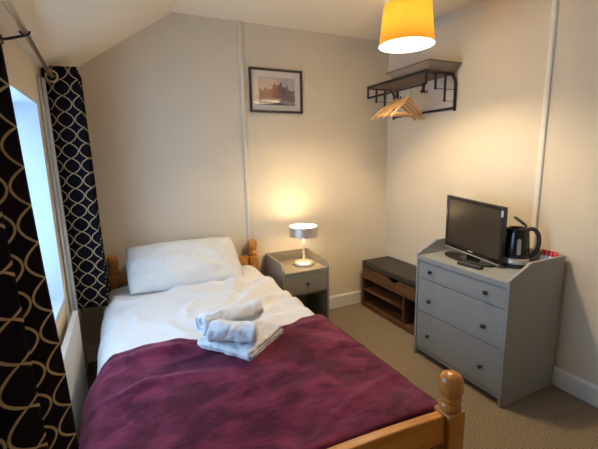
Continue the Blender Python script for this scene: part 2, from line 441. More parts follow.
def duvet(u, v):
    s = -SL + (SL + SR) * u; y = -1.86 + (1.86 - .125) * v
    x, z = section(s, .575, 0)
    k = 1 if abs(s) < HALFW else max(.3, 1 - (abs(s) - HALFW) * 3)
    h = duvet_h(x, y); h = h * (1 - .85 * sm((-1.22 - y) / .2)) - .006 * sm((-1.22 - y) / .2)
    side = sm((abs(s) - HALFW + .12) / .2)
    sg = 1 if s > 0 else -1
    x += sg * side * (.012 * nz(y * 5, z * 3, 3 + sg) + .006 * nz(y * 12, z * 4, 7))
    z += h * (1 - side * .8)
    x += -sg * side * .02 * sm((v - .86) / .14)
    return Vector((x, y, z))
dv = MB().sheet(duvet, 150, 150).build('duvet', M['cotton'], None, off=(CX, -1.0, .515))
solid(dv, .016, -1); tag(dv, 'white cotton duvet spread over the bed under the burgundy throw', 'duvet')

# burgundy throw over the foot half
edge_pts = [(-.95, -1.52), (-.70, -1.42), (-.60, -1.30), (-.50, -1.17), (-.37, -1.165), (-.24, -1.195), (-.12, -1.25), (.03, -1.335), (.15, -1.37), (.30, -1.29), (.43, -1.22), (.57, -1.185), (.75, -1.19), (.95, -1.2)]
def edge_y(s):
    for (a, ya), (c, yc) in zip(edge_pts, edge_pts[1:]):
        if s <= c: return ya + (yc - ya) * sm((s - a) / (c - a)) if s > a else ya
    return edge_pts[-1][1]
def throw(u, v):
    s = -(SL - .02) + (SL + SR - .04) * u
    y1 = edge_y(s); y = -2.100 + (y1 + 2.100) * max(0, (v - .03) / .97)
    x, z = section(s, .575, 0, .012)
    side = sm((abs(s) - HALFW + .12) / .2); sg = 1 if s > 0 else -1
    h = duvet_h(x, y) * (.75 - .4 * sm((-1.4 - y) / .3))
    h += .008 * sm((-1.25 - y) / .3) * (nz(x * 4 + 2, y * 3.2 + x, 12) + .55 * nz(x * 9, y * 8, 15))
    # a few soft folds running along the near-left and the far edge
    h += .010 * math.exp(-((y - y1 + .10 + .04 * nz(s * 4, 2)) / .035) ** 2) * sm((.2 - s) / .3)
    h += .005 * math.exp(-((x + .35 * y + 1.30) / .06) ** 2) * sm((-1.5 - y) / .2) * sm((y + 2.05) / .2)
    h += .005 * math.exp(-((x - .5 * y + 2.55) / .05) ** 2) * sm((-1.45 - y) / .2)
    x += sg * side * (.006 + .012 * nz(y * 5, z * 3, 3 + sg) + .008 * nz(y * 14, z * 3, 21))
    z += max(h, -.008) * (1 - side * .8) + .006
    z -= .012 * sm((v - .985) / .015) * (1 - side)          # the edge settles on the duvet
    z += .008 * sm((y + 2.0) / -.08) - .12 * (1 - sm(v / .03))
    return Vector((x, y, z))
th = MB().sheet(throw, 170, 130).build('throw_blanket', M['fleece'], None, off=(CX, -1.7, .58))
solid(th, .010, 1); tag(th, 'burgundy fleece throw covering the foot half of the bed', 'blanket')

# pillow leaning on the headboard
def pillow(cx, cy, cz, w_, h_, t_, tilt, seed):
    rot = RX(tilt)
    def f(side):
        def g(u, v):
            a, c = 2 * u - 1, 2 * v - 1
            A, C = abs(a), abs(c)
            th_ = t_ / 2 * (max(0, 1 - A ** 2.3) ** .62) * (max(0, 1 - C ** 2.0) ** .62)
            x = a * w_ / 2 * (1 - .03 * C ** 3 + .012 * nz(c * 2.5, a, 3)) * (1 - (.05 * (c + 1) / 2 + .02) * (a > 0)); y = c * h_ / 2 * (1 - .05 * A ** 3 + .03 * nz(a * 2.2, c, 8))
            wr = .016 * nz(a * 2.2 + seed, c * 2.2, seed) + .015 * nz(a * 3 + c * 3, c * 3 - a * 6, seed + 3) + .006 * nz(a * 12 + c * 3, c * 3, 4) * C ** 2
            z = side * (th_ + wr * (1 - max(A, C) ** 6))
            p = Vector((x, y, z)); p.z += -.035 * (a * a) * 0
            return rot @ p + Vector((cx, cy, cz))
        return g
    b = MB(); b.sheet(f(1), 44, 34); b.sheet(f(-1), 44, 34)
    bmesh.ops.remove_doubles(b.bm, verts=b.bm.verts[:], dist=1e-4); bmesh.ops.recalc_face_normals(b.bm, faces=b.bm.faces[:])
    return b
p = pillow(-1.985, -.268, .722, .79, .385, .20, math.radians(44), 5).build('pillow', M['pillowcase'], None, off=(-1.995, -.30, .60))
tag(p, 'plump white pillow propped up against the pine headboard', 'pillow')

# towels
def roll(p0, p1, r, seed, turns=2.6):
    p0, p1 = Vector(p0), Vector(p1); ax = (p1 - p0).normalized(); e1 = ax.cross(Vector((0, 0, 1))).normalized(); e2 = e1.cross(ax).normalized()
    n = 56
    def f(u, v):
        t = u; ang = -2 * math.pi * turns * t + 2.2
        rr = .008 + (r - .008) * t
        rr += .0035 * nz(v * 5, ang * .5, seed) * t
        q = p0.lerp(p1, v)
        q = q + ax * (.006 * nz(t * 6, v * 2, seed + 2) * (1 if v > .5 else -1) + (.01 * (1 - t) * (-1 if v > .5 else 1) * abs(2 * v - 1)))
        return q + rr * (math.cos(ang) * e1 * 1.10 + math.sin(ang) * e2 * .92)
    return MB().sheet(f, n, 14)
def folded(c, lx, ly, layers, t, yaw, seed):
    """towel folded over: one sheet going back and forth"""
    rot = RZ(yaw); c = Vector(c); g = t / layers; R_ = g / 2; seg = []
    hx = lx / 2
    for k in range(layers):
        d = 1 if k % 2 == 0 else -1
        for i in range(13): seg.append((d * (-hx + R_ + (lx - 2 * R_) * i / 12), k * g))
        if k < layers - 1:
            for i in range(1, 6):
                a = math.pi * i / 6; seg.append((d * (hx - R_ + R_ * math.sin(a)), k * g + R_ - R_ * math.cos(a)))
    N = len(seg) - 1
    def f(u, v):
        i = min(int(u * N + .5), N); x, z = seg[i]
        yy = (v - .5) * ly * (1 + .02 * nz(z * 30, 1, seed))
        z2 = z + .006 * nz(x * 6, yy * 6, seed) * (z / t + .2)
        return rot @ Vector((x + .008 * nz(yy * 8, z * 20, seed), yy + .006 * nz(x * 8, z * 30, seed + 5), z2)) + c
    return MB().sheet(f, N, 14)
def fluff(o, t, off, strength, size):
    solid(o, t, off); subsurf(o, 2)
    tx = bpy.data.textures.new('terry_lumps', 'CLOUDS'); tx.noise_scale = size; tx.noise_depth = 2
    m = o.modifiers.new('lumps', 'DISPLACE'); m.texture = tx; m.strength = strength; m.mid_level = .5; m.texture_coords = 'LOCAL'
    return o
tw = folded((-1.915, -1.372, .618), .29, .28, 3, .054, math.radians(38), 3).build('bath_towel', M['towel'], None, off=(-1.90, -1.345, .605))
fluff(tw, .015, 0, .022, .05); tag(tw, 'white folded bath towel lying flat beneath two rolled towels', 'towel', 'white towels on the bed')
tw = roll((-2.070, -1.405, .722), (-1.880, -1.500, .714), .052, 8, 1.8).build('hand_towel', M['towel'], None, off=(-1.94, -1.40, .68))
fluff(tw, .017, 0, .022, .05); tag(tw, 'white rolled towel showing its spiral end, lower and nearer the bed foot', 'towel', 'white towels on the bed')
tw = roll((-2.105, -1.385, .742), (-1.805, -1.310, .736), .052, 14, 1.9).build('hand_towel', M['towel'], None, off=(-1.935, -1.31, .73))
fluff(tw, .017, 0, .022, .05); tag(tw, 'long white rolled towel lying on top at the back of the pile', 'towel', 'white towels on the bed')

# ------------------------------------------------------------------ curtains, rod, radiator
rod = thing('curtain_rod', 'satin metal curtain rod under the sloping ceiling', 'curtain rod', (-2.64, -1.3, 1.94))
def rx(y): return -2.645 + .029 * (-.4 - y)
def rz(y): return 1.918 + .020 * (-.4 - y)
MB().tube([(rx(-.06), -.06, rz(-.06)), (rx(-2.75), -2.75, rz(-2.75))], .0125, 14).build('pole', M['brass_rod'], rod)
for y in (-1.16, -2.62):
    b = MB(); b.tube([(rx(y) + .016 * math.cos(a), y, rz(y) + .002 + .016 * math.sin(a)) for a in [math.pi * (.05 + .95 * 1.0 * k / 10) + math.pi for k in range(11)]], .0035, 8)
    b.tube([(rx(y) - .002, y, rz(y) - .016), (-2.68, y, rz(y) - .032), (XL, y, rz(y) - .036)], .005, 8); b.lathe([(.016, 0), (.016, .006)], (XL, y, rz(y) - .036), 16, RY(math.pi / 2))
    b.build('bracket', M['black_metal'], rod)

def curtain(label, ys, xin, xout, ztop, zbot, lean, holes, edge, v0=0.0):
    """pleats: a zig-zag with round turns between xin (wall side) and xout (room side)"""
    pts = []
    nodes = [edge] + [(xout if k % 2 else xin, y) for k, y in enumerate(ys)] if edge else [(xout if k % 2 == 0 else xin, y) for k, y in enumerate(ys)]
    # smooth the zig-zag into folds
    P_ = [Vector((a, c, 0)) for a, c in nodes]; path = []
    for i in range(len(P_) - 1):
        for k in range(16):
            t = k / 16; e = .5 - .5 * math.cos(math.pi * t)
            x = P_[i].x + (P_[i + 1].x - P_[i].x) * (.35 * e + .65 * t); y = P_[i].y + (P_[i + 1].y - P_[i].y) * t
            y += -.018 * math.sin(math.pi * t) * 0
            path.append((x, y))
    path.append((P_[-1].x, P_[-1].y))
    L = [0]
    for (a, c), (d, e) in zip(path, path[1:]): L.append(L[-1] + math.hypot(d - a, e - c))
    tot = L[-1]; n = len(path) - 1
    o = thing('curtain', label, 'curtain', ((xin + xout) / 2, ys[0], zbot), 'patterned curtains at the window')
    def at(u, v):
        i = min(int(round(u * n)), n); x, y = path[i]
        z = zbot + (ztop - zbot) * v; k = 1 - v
        s = 1 + .12 * k
        x2 = x + lean[0] * k + .010 * nz(L[i] * 4, z * 1.6, 2) * k; y2 = y + lean[1] * k + .014 * nz(L[i] * 5, z * 1.5, 6) * k
        return Vector((x2, y2, z))
    c = MB().sheet(at, n, 60, uv=lambda u, v: (L[min(int(round(u * n)), n)], zbot + (ztop - zbot) * v + v0)).build('drape', M['ogee'], o)
    solid(c, .003, 0)
    # metal eyelets where the rod passes each panel
    for i in range(len(P_) - 1):
        m_ = (P_[i] + P_[i + 1]) / 2; d = (P_[i + 1] - P_[i]).normalized()
        rp = rx(m_.y)
        t = (rp - P_[i].x) / (P_[i + 1].x - P_[i].x); t = max(.1, min(.9, t))
        q = P_[i].lerp(P_[i + 1], t); 
        ring = [(rp + d.x * .029 * math.cos(a), q.y + d.y * .029 * math.cos(a), rz(q.y) + .029 * math.sin(a)) for a in [2 * math.pi * k / 28 for k in range(28)]]
        MB().tube(ring, .0062, 8, closed=True).build('eyelet', M['brass_rod'], o)
    return o, at
ys = [-.435, -.395, -.34, -.30, -.24, -.20, -.15, -.11]
far, at = curtain('short black curtain with gold ogee pattern gathered by the back wall', ys, -2.690, -2.518, 1.972, .560, (.014, 0), True, None)
far.location = far.location
b = MB().sheet(lambda u, v: Vector((-2.697 + .026 * u + .008 * (1 - v), -.520 + .055 * u - .010 * math.sin(u * 12), .575 + 1.32 * v)), 24, 8)
solid(b.build('lining', M['lining'], far), .002)
ys2 = [-1.93, -2.05, -2.17, -2.29, -2.41, -2.53]
near, at2 = curtain('black curtain with gold ogee pattern hanging nearest, at the left of the photo', ys2, -2.675, -2.556, 1.972, .572, (.036, .03), True, None, .03)

# radiator under the window
rad = thing('radiator', 'white ribbed panel radiator below the window beside the bed', 'radiator', (-2.65, -1.25, .12))
b = MB(); y0, y1 = -1.95, -.62; n = 40; q = []
for k in range(n * 4 + 1):
    y = y0 + (y1 - y0) * k / (n * 4); q.append((-2.652 + (.009 if k % 4 in (1, 2) else 0), y))
q += [(-2.668, y1), (-2.668, y0)]
b.prism(q, 'z', .13, .618); b.build('front_panel', M['white_gloss'], rad)
MB().box((-2.670, y0 - .003, .616), (-2.644, y1 + .003, .628), .003).build('top_edge', M['white_gloss'], rad)
for y in (y0 + .2, y1 - .2): MB().box((XL + .002, y - .02, .2), (-2.668, y + .02, .55)).build('wall_bracket', M['white_gloss'], rad)
MB().tube([(-2.660, y1 - .03, .0), (-2.660, y1 - .03, .13)], .0075, 10).build('feed_pipe', M['chrome'], rad)

# ------------------------------------------------------------------ bedside table and lamp
NX0, NX1, NY0, NY1 = -1.300, -.893, -.022, -.410
ns = thing('bedside_table', 'grey one drawer bedside table with raised sides right of the bed', 'bedside table', ((NX0 + NX1) / 2, -.21, 0))
prof = [(NY0, 0), (NY0, .640), (-.325, .640), (-.352, .634), (-.378, .612), (-.400, .588), (NY1, .572), (NY1, 0)]
MB().prism(prof, 'x', NX0, NX0 + .018, .002).build('side_panel', M['grey_bed'], ns)
MB().prism(prof, 'x', NX1 - .018, NX1, .002).build('side_panel', M['grey_bed'], ns)
MB().box((NX0 + .018, NY0, .04), (NX1 - .018, NY0 - .015, .640), .001).build('back_panel', M['grey_bed'], ns)
MB().box((NX0 + .018, NY0 - .015, .540), (NX1 - .018, NY1 + .002, .562), .002).build('tabletop', M['grey_bed'], ns)
MB().box((NX0 + .018, NY0 - .015, .355), (NX1 - .018, NY1 + .02, .372), .001).build('drawer_shelf', M['grey_bed'], ns)
MB().box((NX0 + .018, NY0 - .015, .05), (NX1 - .018, NY1 + .01, .068), .001).build('bottom_shelf', M['grey_bed'], ns)
d = MB().box((NX0 + .021, NY1 + .004, .376), (NX1 - .021, NY1 + .020, .536), .002).build('drawer', M['grey_bed'], ns)
def knob(x, y, z, dirn, parent, s=1.0):
    rot = RX(math.pi / 2) if dirn == 'y' else RY(-math.pi / 2)
    MB().lathe([(.006 * s, -.001), (.0055 * s, .010 * s), (.013 * s, .014 * s), (.0145 * s, .020 * s), (.011 * s, .025 * s), (0, .027 * s)], (x, y, z), 16, rot, cap=False).build('knob', M['knob'], parent)
knob(-1.095, NY1 + .004, .455, 'y', d)

LX, LY, LZ = -1.040, -.245, .562
lamp = thing('table_lamp', 'brushed steel table lamp with lit drum shade on the bedside table', 'lamp', (LX, LY, LZ))
MB().lathe([(.082, 0), (.087, .004), (.087, .016), (.080, .026), (.060, .032), (.012, .035), (0, .035)], (LX, LY, LZ), 40, cap=False).build('base', M['steel'], lamp)
MB().lathe([(.0085, .033), (.0085, .278)], (LX, LY, LZ), 16).build('pole', M['steel'], lamp)
sh = MB().lathe([(.112, .246), (.117, .246), (.117, .330), (.112, .330), (.112, .246)], (LX, LY, LZ), 48, cap=False, smooth=False).build('lamp_shade', M['steel'], lamp)
MB().lathe([(.110, .310), (.110, .314), (.095, .319), (.05, .322), (0, .323)], (LX, LY, LZ), 40, cap=False).build('top_diffuser', M['diffuser'], lamp)
MB().lathe([(0, .278), (.111, .278), (.111, .282), (0, .282)], (LX, LY, LZ), 40, cap=False).build('lower_diffuser', M['diffuser_low'], lamp)
MB().tube([(LX - .010, LY - .012, LZ + .115), (LX - .022, LY - .022, LZ + .115)], .006, 10).build('switch_knob', M['steel'], lamp)
MB().tube([(LX - .005, LY - .008, LZ + .115), (LX - .013, LY - .014, LZ + .115)], .0035, 8).build('switch_stem', M['steel'], lamp)

# ------------------------------------------------------------------ framed picture
FX0, FX1, FZ0, FZ1 = -1.374, -.912, 1.811, 2.152
pic = thing('framed_picture', 'black framed print of a castle on the back wall', 'picture', ((FX0 + FX1) / 2, -.01, FZ0))
t_ = .017
b = MB()
for a, c in (((FX0, -.024, FZ0), (FX0 + t_, -.002, FZ1)), ((FX1 - t_, -.024, FZ0), (FX1, -.002, FZ1)), ((FX0 + t_, -.024, FZ0), (FX1 - t_, -.002, FZ0 + t_)), ((FX0 + t_, -.024, FZ1 - t_), (FX1 - t_, -.002, FZ1))): b.box(a, c, .002)
b.build('frame', M['black_matt'], pic)
M['mount'] = mat('cream_mount_card', (.80, .75, .68), .7)
MB().box((FX0 + t_, -.008, FZ0 + t_), (FX1 - t_, -.004, FZ1 - t_)).build('mount', M['mount'], pic)
px = lambda u: FX0 + .077 + u * .318
pz = lambda v: FZ0 + .062 + v * .215
M['print_sky'] = mat('print_pale_sky', (.58, .52, .47), .6); M['print_stone'] = mat('print_stone', (.15, .11, .125), .6)
M['print_dark'] = mat('print_dark_stone', (.05, .035, .05), .6); M['print_road'] = mat('print_road', (.34, .28, .28), .6); M['print_pale'] = mat('print_pale_stone', (.24, .18, .17), .6)
b = MB()
def poly(pts, mi, dy):
    b.mi = mi; b.quad([(px(u), -.0085 - dy * .0002, pz(v)) for u, v in pts])
poly([(0, 0), (1, 0), (1, 1), (0, 1)], 0, 0)
poly([(.38, .25), (.38, .72), (.42, .75), (.42, .80), (.46, .80), (.46, .74), (.58, .73), (.58, .80), (.62, .83), (.64, .80), (.64, .70), (.72, .66), (.76, .66), (.76, .74), (.80, .74), (.80, .60), (.84, .58), (.84, .25)], 1, 1)
poly([(.02, .25), (.02, .60), (.06, .60), (.06, .52), (.14, .52), (.16, .62), (.22, .62), (.22, .54), (.38, .58), (.38, .25)], 4, 1)
poly([(.84, .40), (.84, .55), (1, .53), (1, .42)], 1, 1)
poly([(.60, .20), (.60, .34), (.80, .40), (1, .40), (1, .12), (.85, .14)], 1, 2)
poly([(0, 0), (0, .25), (.45, .25), (.70, .16), (1, .10), (1, 0)], 3, 2)
poly([(0, 0), (0, .14), (.40, .12), (.75, .03), (1, .02), (1, 0)], 2, 3)
poly([(.50, .24), (.50, .55), (.56, .57), (.56, .22)], 2, 3)
poly([(.45, .36), (.45, .62), (.475, .62), (.475, .36)], 2, 3); poly([(.66, .42), (.66, .58), (.685, .58), (.685, .42)], 2, 3); poly([(.72, .42), (.72, .56), (.745, .56), (.745, .42)], 2, 3)
for k in range(3): poly([(.09 + k * .09, .32), (.09 + k * .09, .44), (.11 + k * .09, .44), (.11 + k * .09, .32)], 1, 3)
b.build('print', [M['print_sky'], M['print_stone'], M['print_dark'], M['print_road'], M['print_pale']], pic)
MB().box((FX0 + t_, -.0165, FZ0 + t_), (FX1 - t_, -.0150, FZ1 - t_)).build('glass', M['glass'], pic)

# ------------------------------------------------------------------ pendant lamp
CXp, CYp, ZB = -.800, -1.155, 2.068
pen = thing('pendant_lamp', 'orange drum pendant lampshade hanging from the ceiling, lit', 'lamp', (CXp, CYp, ZB))
ZT = ZB + .214
MB().lathe([(.154, ZB), (.131, ZT)], (CXp, CYp, 0), 64, cap=False).build('lamp_shade', M['shade'], pen)
b = MB(); b.tube([(CXp + .154 * math.cos(a), CYp + .154 * math.sin(a), ZB) for a in [2 * math.pi * k / 64 for k in range(64)]], .002, 6, closed=True)
b.build('shade_ring', M['white_gloss'], pen); b = MB()
b.tube([(CXp + .131 * math.cos(a), CYp + .131 * math.sin(a), ZT) for a in [2 * math.pi * k / 64 for k in range(64)]], .002, 6, closed=True)
for k in range(3):
    a = 2 * math.pi * k / 3; b.tube([(CXp + .02 * math.cos(a), CYp + .02 * math.sin(a), ZT - .012), (CXp + .131 * math.cos(a), CYp + .131 * math.sin(a), ZT)], .0016, 6)
b.build('shade_carrier', M['white_gloss'], pen)
MB().tube([(CXp, CYp, ZT - .03), (CXp, CYp, H - .03)], .003, 8).build('cord', M['white_gloss'], pen)
MB().lathe([(.018, ZT - .050), (.018, ZT - .012), (.010, ZT - .004)], (CXp, CYp, 0), 20).build('lamp_holder', M['white_gloss'], pen)
MB().lathe([(.045, H), (.045, H - .012), (.030, H - .028), (.006, H - .036)], (CXp, CYp, 0), 28).build('ceiling_rose', M['white_gloss'], pen)
MB().lathe([(.045 * math.sin(math.pi * k / 14), ZT - .112 - .045 * math.cos(math.pi * k / 14)) for k in range(14)] + [(.012, ZT - .060)], (CXp, CYp, 0), 20, cap=False).build('bulb', M['bulb'], pen)

# ------------------------------------------------------------------ storage bench
BY0, BY1, BXF, BXB = -.088, -.972, -.338, -.022
be = thing('storage_bench', 'rustic brown shoe storage bench with dark cushion in the room corner', 'bench', (-.18, (BY0 + BY1) / 2, 0))
for y in (BY0, BY1 + .018): MB().box((BXF, y - .018, 0), (BXB, y, .405), .0015).build('side_panel', M['rustic_x'], be)
MB().box((BXF + .004, BY1 + .018, .025), (BXB, BY0 - .018, .043), .001).build('bottom_board', M['rustic_y'], be)
MB().box((BXF + .004, -.660, .170), (BXB - .005, BY0 - .018, .188), .001).build('shelf', M['rustic_y'], be)
MB().box((BXF + .004, -.678, .043), (BXB - .005, -.660, .300), .001).build('divider', M['rustic_x'], be)
MB().box((BXF + .004, BY1 + .018, .290), (BXB - .005, BY0 - .018, .302), .001).build('compartment_floor', M['rustic_y'], be)
MB().box((BXB - .005, BY1 + .018, .043), (BXB, BY0 - .018, .405)).build('back_panel', M['rustic_y'], be)
MB().box((BXF + .002, BY1 + .018, .002), (BXF + .02, BY0 - .018, .025), .001).build('plinth', M['rustic_y'], be)
top = [(BY1 + .018, .298), (BY1 + .018, .405)]
nc, nw, ndp = -.535, .075, .034
for k in range(13):
    t = k / 12; yy = nc - nw + 2 * nw * t
    top.append((yy, .405 - ndp * sm(min(t, 1 - t) * 3.2)))
top += [(BY0 - .018, .405), (BY0 - .018, .298)]
MB().prism(top, 'x', BXF, BXF + .016, 0).build('front_panel', M['rustic_y'], be)
c = MB().box((BXF - .006, BY1 - .003, .407), (BXB + .0, BY0 + .003, .462), .014, seg=4)
for v in c.bm.verts:
    if v.co.z > .45: v.co.z += .006 * (1 - ((v.co.x + .18) / .17) ** 2)
c.build('cushion', M['cushion'], be)

# ------------------------------------------------------------------ chest of drawers
DY0, DY1, DXF, DXB = -.990, -1.698, -.506, -.022
ch = thing('chest_of_drawers', 'grey three drawer chest with raised sides against the right wall', 'chest of drawers', (-.26, -1.35, 0))
TOP = .750
prof = [(DXB, 0), (DXB, .842), (-.335, .842), (-.352, .837), (-.372, .824), (-.475, .782), (DXF - .002, .764), (DXF - .002, 0)]
for y in (DY0, DY1 + .018): MB().prism(prof, 'y', y - .018, y, .0025).build('side_panel', M['grey_edge'] if False else M['grey_paint'], ch)
MB().box((DXB, DY1 + .018, .03), (DXB - .012, DY0 - .018, .842), .001).build('back_panel', M['grey_paint'], ch)
MB().box((DXF + .0, DY1 + .018, TOP - .037), (DXB - .012, DY0 - .018, TOP), .003).build('top_board', M['grey_paint'], ch)
MB().box((DXF + .012, DY1 + .018, .034), (DXF + .03, DY0 - .018, .065), .001).build('plinth', M['grey_paint'], ch)
MB().box((DXF + .03, DY1 + .018, .065), (DXB - .012, DY0 - .018, .08)).build('bottom_board', M['dark_inside'], ch)
for z0, z1, zk in ((.592, .710, .655), (.350, .587, .446), (.072, .345, .187)):
    d = MB().box((DXF + .003, DY1 + .021, z0), (DXF + .021, DY0 - .021, z1), .002).build('drawer', M['grey_paint'], ch)
    for y in (-1.127, -1.556): knob(DXF + .003, y, zk, 'x', d, .95)

# ------------------------------------------------------------------ television
tv = thing('television', 'small black flat screen television standing on the chest of drawers', 'television', (-.245, -1.22, TOP))
A = Vector((-.288, -1.032, 0)); Bv = Vector((-.310, -1.490, 0)); d_ = (Bv - A).normalized(); nrm = Vector((d_.y, -d_.x, 0))     # nrm points into the room
W = (Bv - A).length; Z0, Z1 = .783, 1.147
def tq(u, n, z): q = A + d_ * u + nrm * n; return Vector((q.x, q.y, z + ((.5 - u / W) * .036 - .001 if z > .765 else 0)))
def tbox(u0, u1, n0, n1, z0, z1, bev=.0):
    b = MB(); b.box((u0, n0, z0), (u1, n1, z1), bev)
    for v in b.bm.verts: v.co = tq(v.co.x, v.co.y, v.co.z)
    bmesh.ops.recalc_face_normals(b.bm, faces=b.bm.faces[:]); return b
def tmulti(boxes):
    b = MB()
    for q in boxes: b.box(*q)
    for v in b.bm.verts: v.co = tq(v.co.x, v.co.y, v.co.z)
    bmesh.ops.recalc_face_normals(b.bm, faces=b.bm.faces[:]); return b
bz = .020
tmulti([((0, -.03, Z0), (bz, 0, Z1), .004), ((W - bz, -.03, Z0), (W, 0, Z1), .004), ((bz, -.03, Z0), (W - bz, 0, Z0 + .034), .004), ((bz, -.03, Z1 - bz), (W - bz, 0, Z1), .004)]).build('bezel', M['black_plastic'], tv)
tbox(.012, W - .012, -.050, -.012, Z0 + .012, Z1 - .012, .006).build('rear_housing', M['black_matt'], tv)
tbox(bz, W - bz, -.012, -.005, Z0 + .034, Z1 - bz).build('screen', M['screen'], tv)
tag(tbox(.004, W - .004, -.002, .003, Z0 + .0005, Z0 + .006).build('trim_strip', M['silver'], tv), 'silver strip')
tbox(W / 2 - .018, W / 2 + .018, 0, .0008, Z0 + .020, Z0 + .027).build('maker_mark', M['silver'], tv)
tbox(W - .017, W - .004, 0, .0006, Z1 - .062, Z1 - .022).build('corner_sticker', M['silver'], tv)
tbox(W / 2 - .045, W / 2 + .045, -.045, -.015, TOP + .010, Z0 + .02, .006).build('stand_neck', M['black_plastic'], tv)
b = MB(); ell = [(W / 2 + .195 * math.cos(a), .012 + .085 * math.sin(a)) for a in [2 * math.pi * k / 40 for k in range(40)]]
b.prism(ell, 'z', TOP, TOP + .010, .003)
for v in b.bm.verts: v.co = tq(v.co.x, v.co.y, v.co.z)
bmesh.ops.recalc_face_normals(b.bm, faces=b.bm.faces[:]); b.build('stand_base', M['black_plastic'], tv)

# remote controls in front of the television
def remote(name, label, c, yaw, L_, w_, keys, group=None):
    t = thing(name, label, 'remote control', c, group); rot = RZ(yaw); C_ = Vector(c)
    b = MB(); b.box((-w_ / 2, -L_ / 2, 0), (w_ / 2, L_ / 2, .017), .005)
    for v in b.bm.verts: v.co = rot @ v.co + C_
    b.build('case', M['black_matt'], t)
    for i in range(keys):
        for j in range(3):
            b = MB(); x, y = (j - 1) * w_ * .27, -L_ * .38 + i * L_ * .76 / max(1, keys - 1)
            b.box((x - .004, y - .004, .016), (x + .004, y + .004, .0185), .001)
            for v in b.bm.verts: v.co = rot @ v.co + C_
            b.build('key', M['rubber'], t)
    return t
remote('remote_control', 'black remote control lying in front of the television screen', (-.432, -1.375, TOP), math.radians(6), .16, .042, 6)

# ------------------------------------------------------------------ kettle
KX, KY = -.172, -1.490
kt = thing('kettle', 'black cordless electric kettle with its lid open', 'kettle', (KX, KY, TOP))
kc = (KX, KY, TOP)
MB().lathe([(.078, 0), (.080, .004), (.080, .016), (.070, .022), (0, .022)], kc, 36, cap=False).build('power_base', M['black_matt'], kt)
MB().lathe([(.0745, .023), (.0765, .026), (.0755, .060), (.0745, .060)], kc, 40, cap=False).build('steel_band', M['steel'], kt)
MB().lathe([(.0, .060), (.075, .060), (.0755, .064), (.073, .12), (.067, .19), (.060, .235), (.056, .243), (.050, .240), (.050, .10), (0, .10)], kc, 40, cap=False).build('body', M['black_plastic'], kt)
hv = Vector((.66, -.75, 0)).normalized()          # the handle's side
hp = [Vector(kc) + hv * r + Vector((0, 0, z)) for r, z in ((.050, .228), (.070, .238), (.094, .230), (.113, .198), (.118, .150), (.110, .105), (.094, .078), (.072, .064))]
def smooth_path(p, n=5):
    o = []
    for i in range(len(p) - 1):
        a, c, d, e = p[max(i - 1, 0)], p[i], p[i + 1], p[min(i + 2, len(p) - 1)]
        for k in range(n):
            t = k / n; o.append(.5 * ((2 * c) + (d - a) * t + (2 * a - 5 * c + 4 * d - e) * t * t + (3 * c - a - 3 * d + e) * t ** 3))
    return o + [p[-1]]
MB().tube(smooth_path(hp), .0125, 12).build('handle', M['black_matt'], kt)
sv = -hv
b = MB(); q = [Vector(kc) + sv * .052 + Vector((0, 0, .205)), Vector(kc) + sv * .070 + Vector((0, 0, .225)), Vector(kc) + sv * .082 + Vector((0, 0, .243))]
b.tube(q, [.010, .018, .020], 12); b.build('spout', M['black_plastic'], kt)
rotl = Matrix.Rotation(math.radians(-38), 3, hv.cross(Vector((0, 0, 1))))
b = MB(); b.lathe([(0, 0), (.046, 0), (.048, .006), (.040, .014), (0, .017)], (0, 0, 0), 28, cap=False)
hinge = Vector(kc) + hv * .046 + Vector((0, 0, .246))
for v in b.bm.verts: v.co = rotl @ (v.co - hv * .048) + hinge
b.build('lid', M['black_plastic'], kt)
gv = Vector((-.70, -.71, 0)).normalized(); gt = Vector((-gv.y, gv.x, 0))
b = MB(); out = []
for k in range(24):
    a = 2 * math.pi * k / 24; out.append((.011 * math.cos(a), .135 + (.038 if math.sin(a) > 0 else -.038) + .011 * math.sin(a)))
va = [b.bm.verts.new(Vector(kc) + gv * (.0780 - (z - .06) * .072) + gt * x + Vector((0, 0, z))) for x, z in out]
vb = [b.bm.verts.new(Vector(kc) + gv * (.060 - (z - .07) * .085) + gt * x + Vector((0, 0, z))) for x, z in out]
b.bm.faces.new(va)
for k in range(24): b.bm.faces.new((va[k], vb[k], vb[(k + 1) % 24], va[(k + 1) % 24]))
b.build('water_gauge', M['gauge'], kt, recalc=True)

# tea things beside the kettle
def sachet(c, yaw, label, lean=.25):
    t = thing('tea_sachet', label, 'sachet', c, 'red topped sachets by the kettle'); rot = RZ(yaw) @ RY(lean); C_ = Vector(c)
    def put(b):
        for v in b.bm.verts: v.co = rot @ v.co + C_
        return b
    put(MB().box((-.004, -.009, .0015), (.004, .009, .082), .0015)).build('packet', M['white_paper'], t)
    tag(put(MB().box((-.0048, -.0095, .074), (.0048, .0095, .108), .0015)).build('printed_top', M['red'], t), 'red printed top')
for k, (w1) in enumerate(('nearest the kettle', 'second from the kettle', 'third from the kettle', 'farthest from the kettle')):
    sachet((-.062, -1.578 - k * .0235, TOP), 0, 'white sachet with a red top standing by the wall, ' + w1)
for x, y, lab in ((-.150, -1.668, 'tiny white milk pot nearer the wall behind the chest side'), (-.205, -1.670, 'tiny white milk pot farther from the wall behind the chest side')):
    t = thing('milk_pot', lab, 'milk pot', (x, y, TOP), 'milk pots by the kettle')
    MB().lathe([(.013, 0), (.017, .046), (.020, .048), (.020, .050), (0, .0505)], (x, y, TOP), 20, cap=False).build('pot', M['white_paper'], t)
    MB().box((x - .006, y - .022, TOP + .0495), (x + .006, y + .018, TOP + .0515)).build('foil_lid', M['silver'], t)
t = thing('sugar_packet', 'small white paper packet lying beside the kettle base', 'packet', (-.285, -1.650, TOP))
MB().box((-.315, -1.672, TOP + .0005), (-.255, -1.632, TOP + .014), .003).build('packet', M['white_paper'], t)

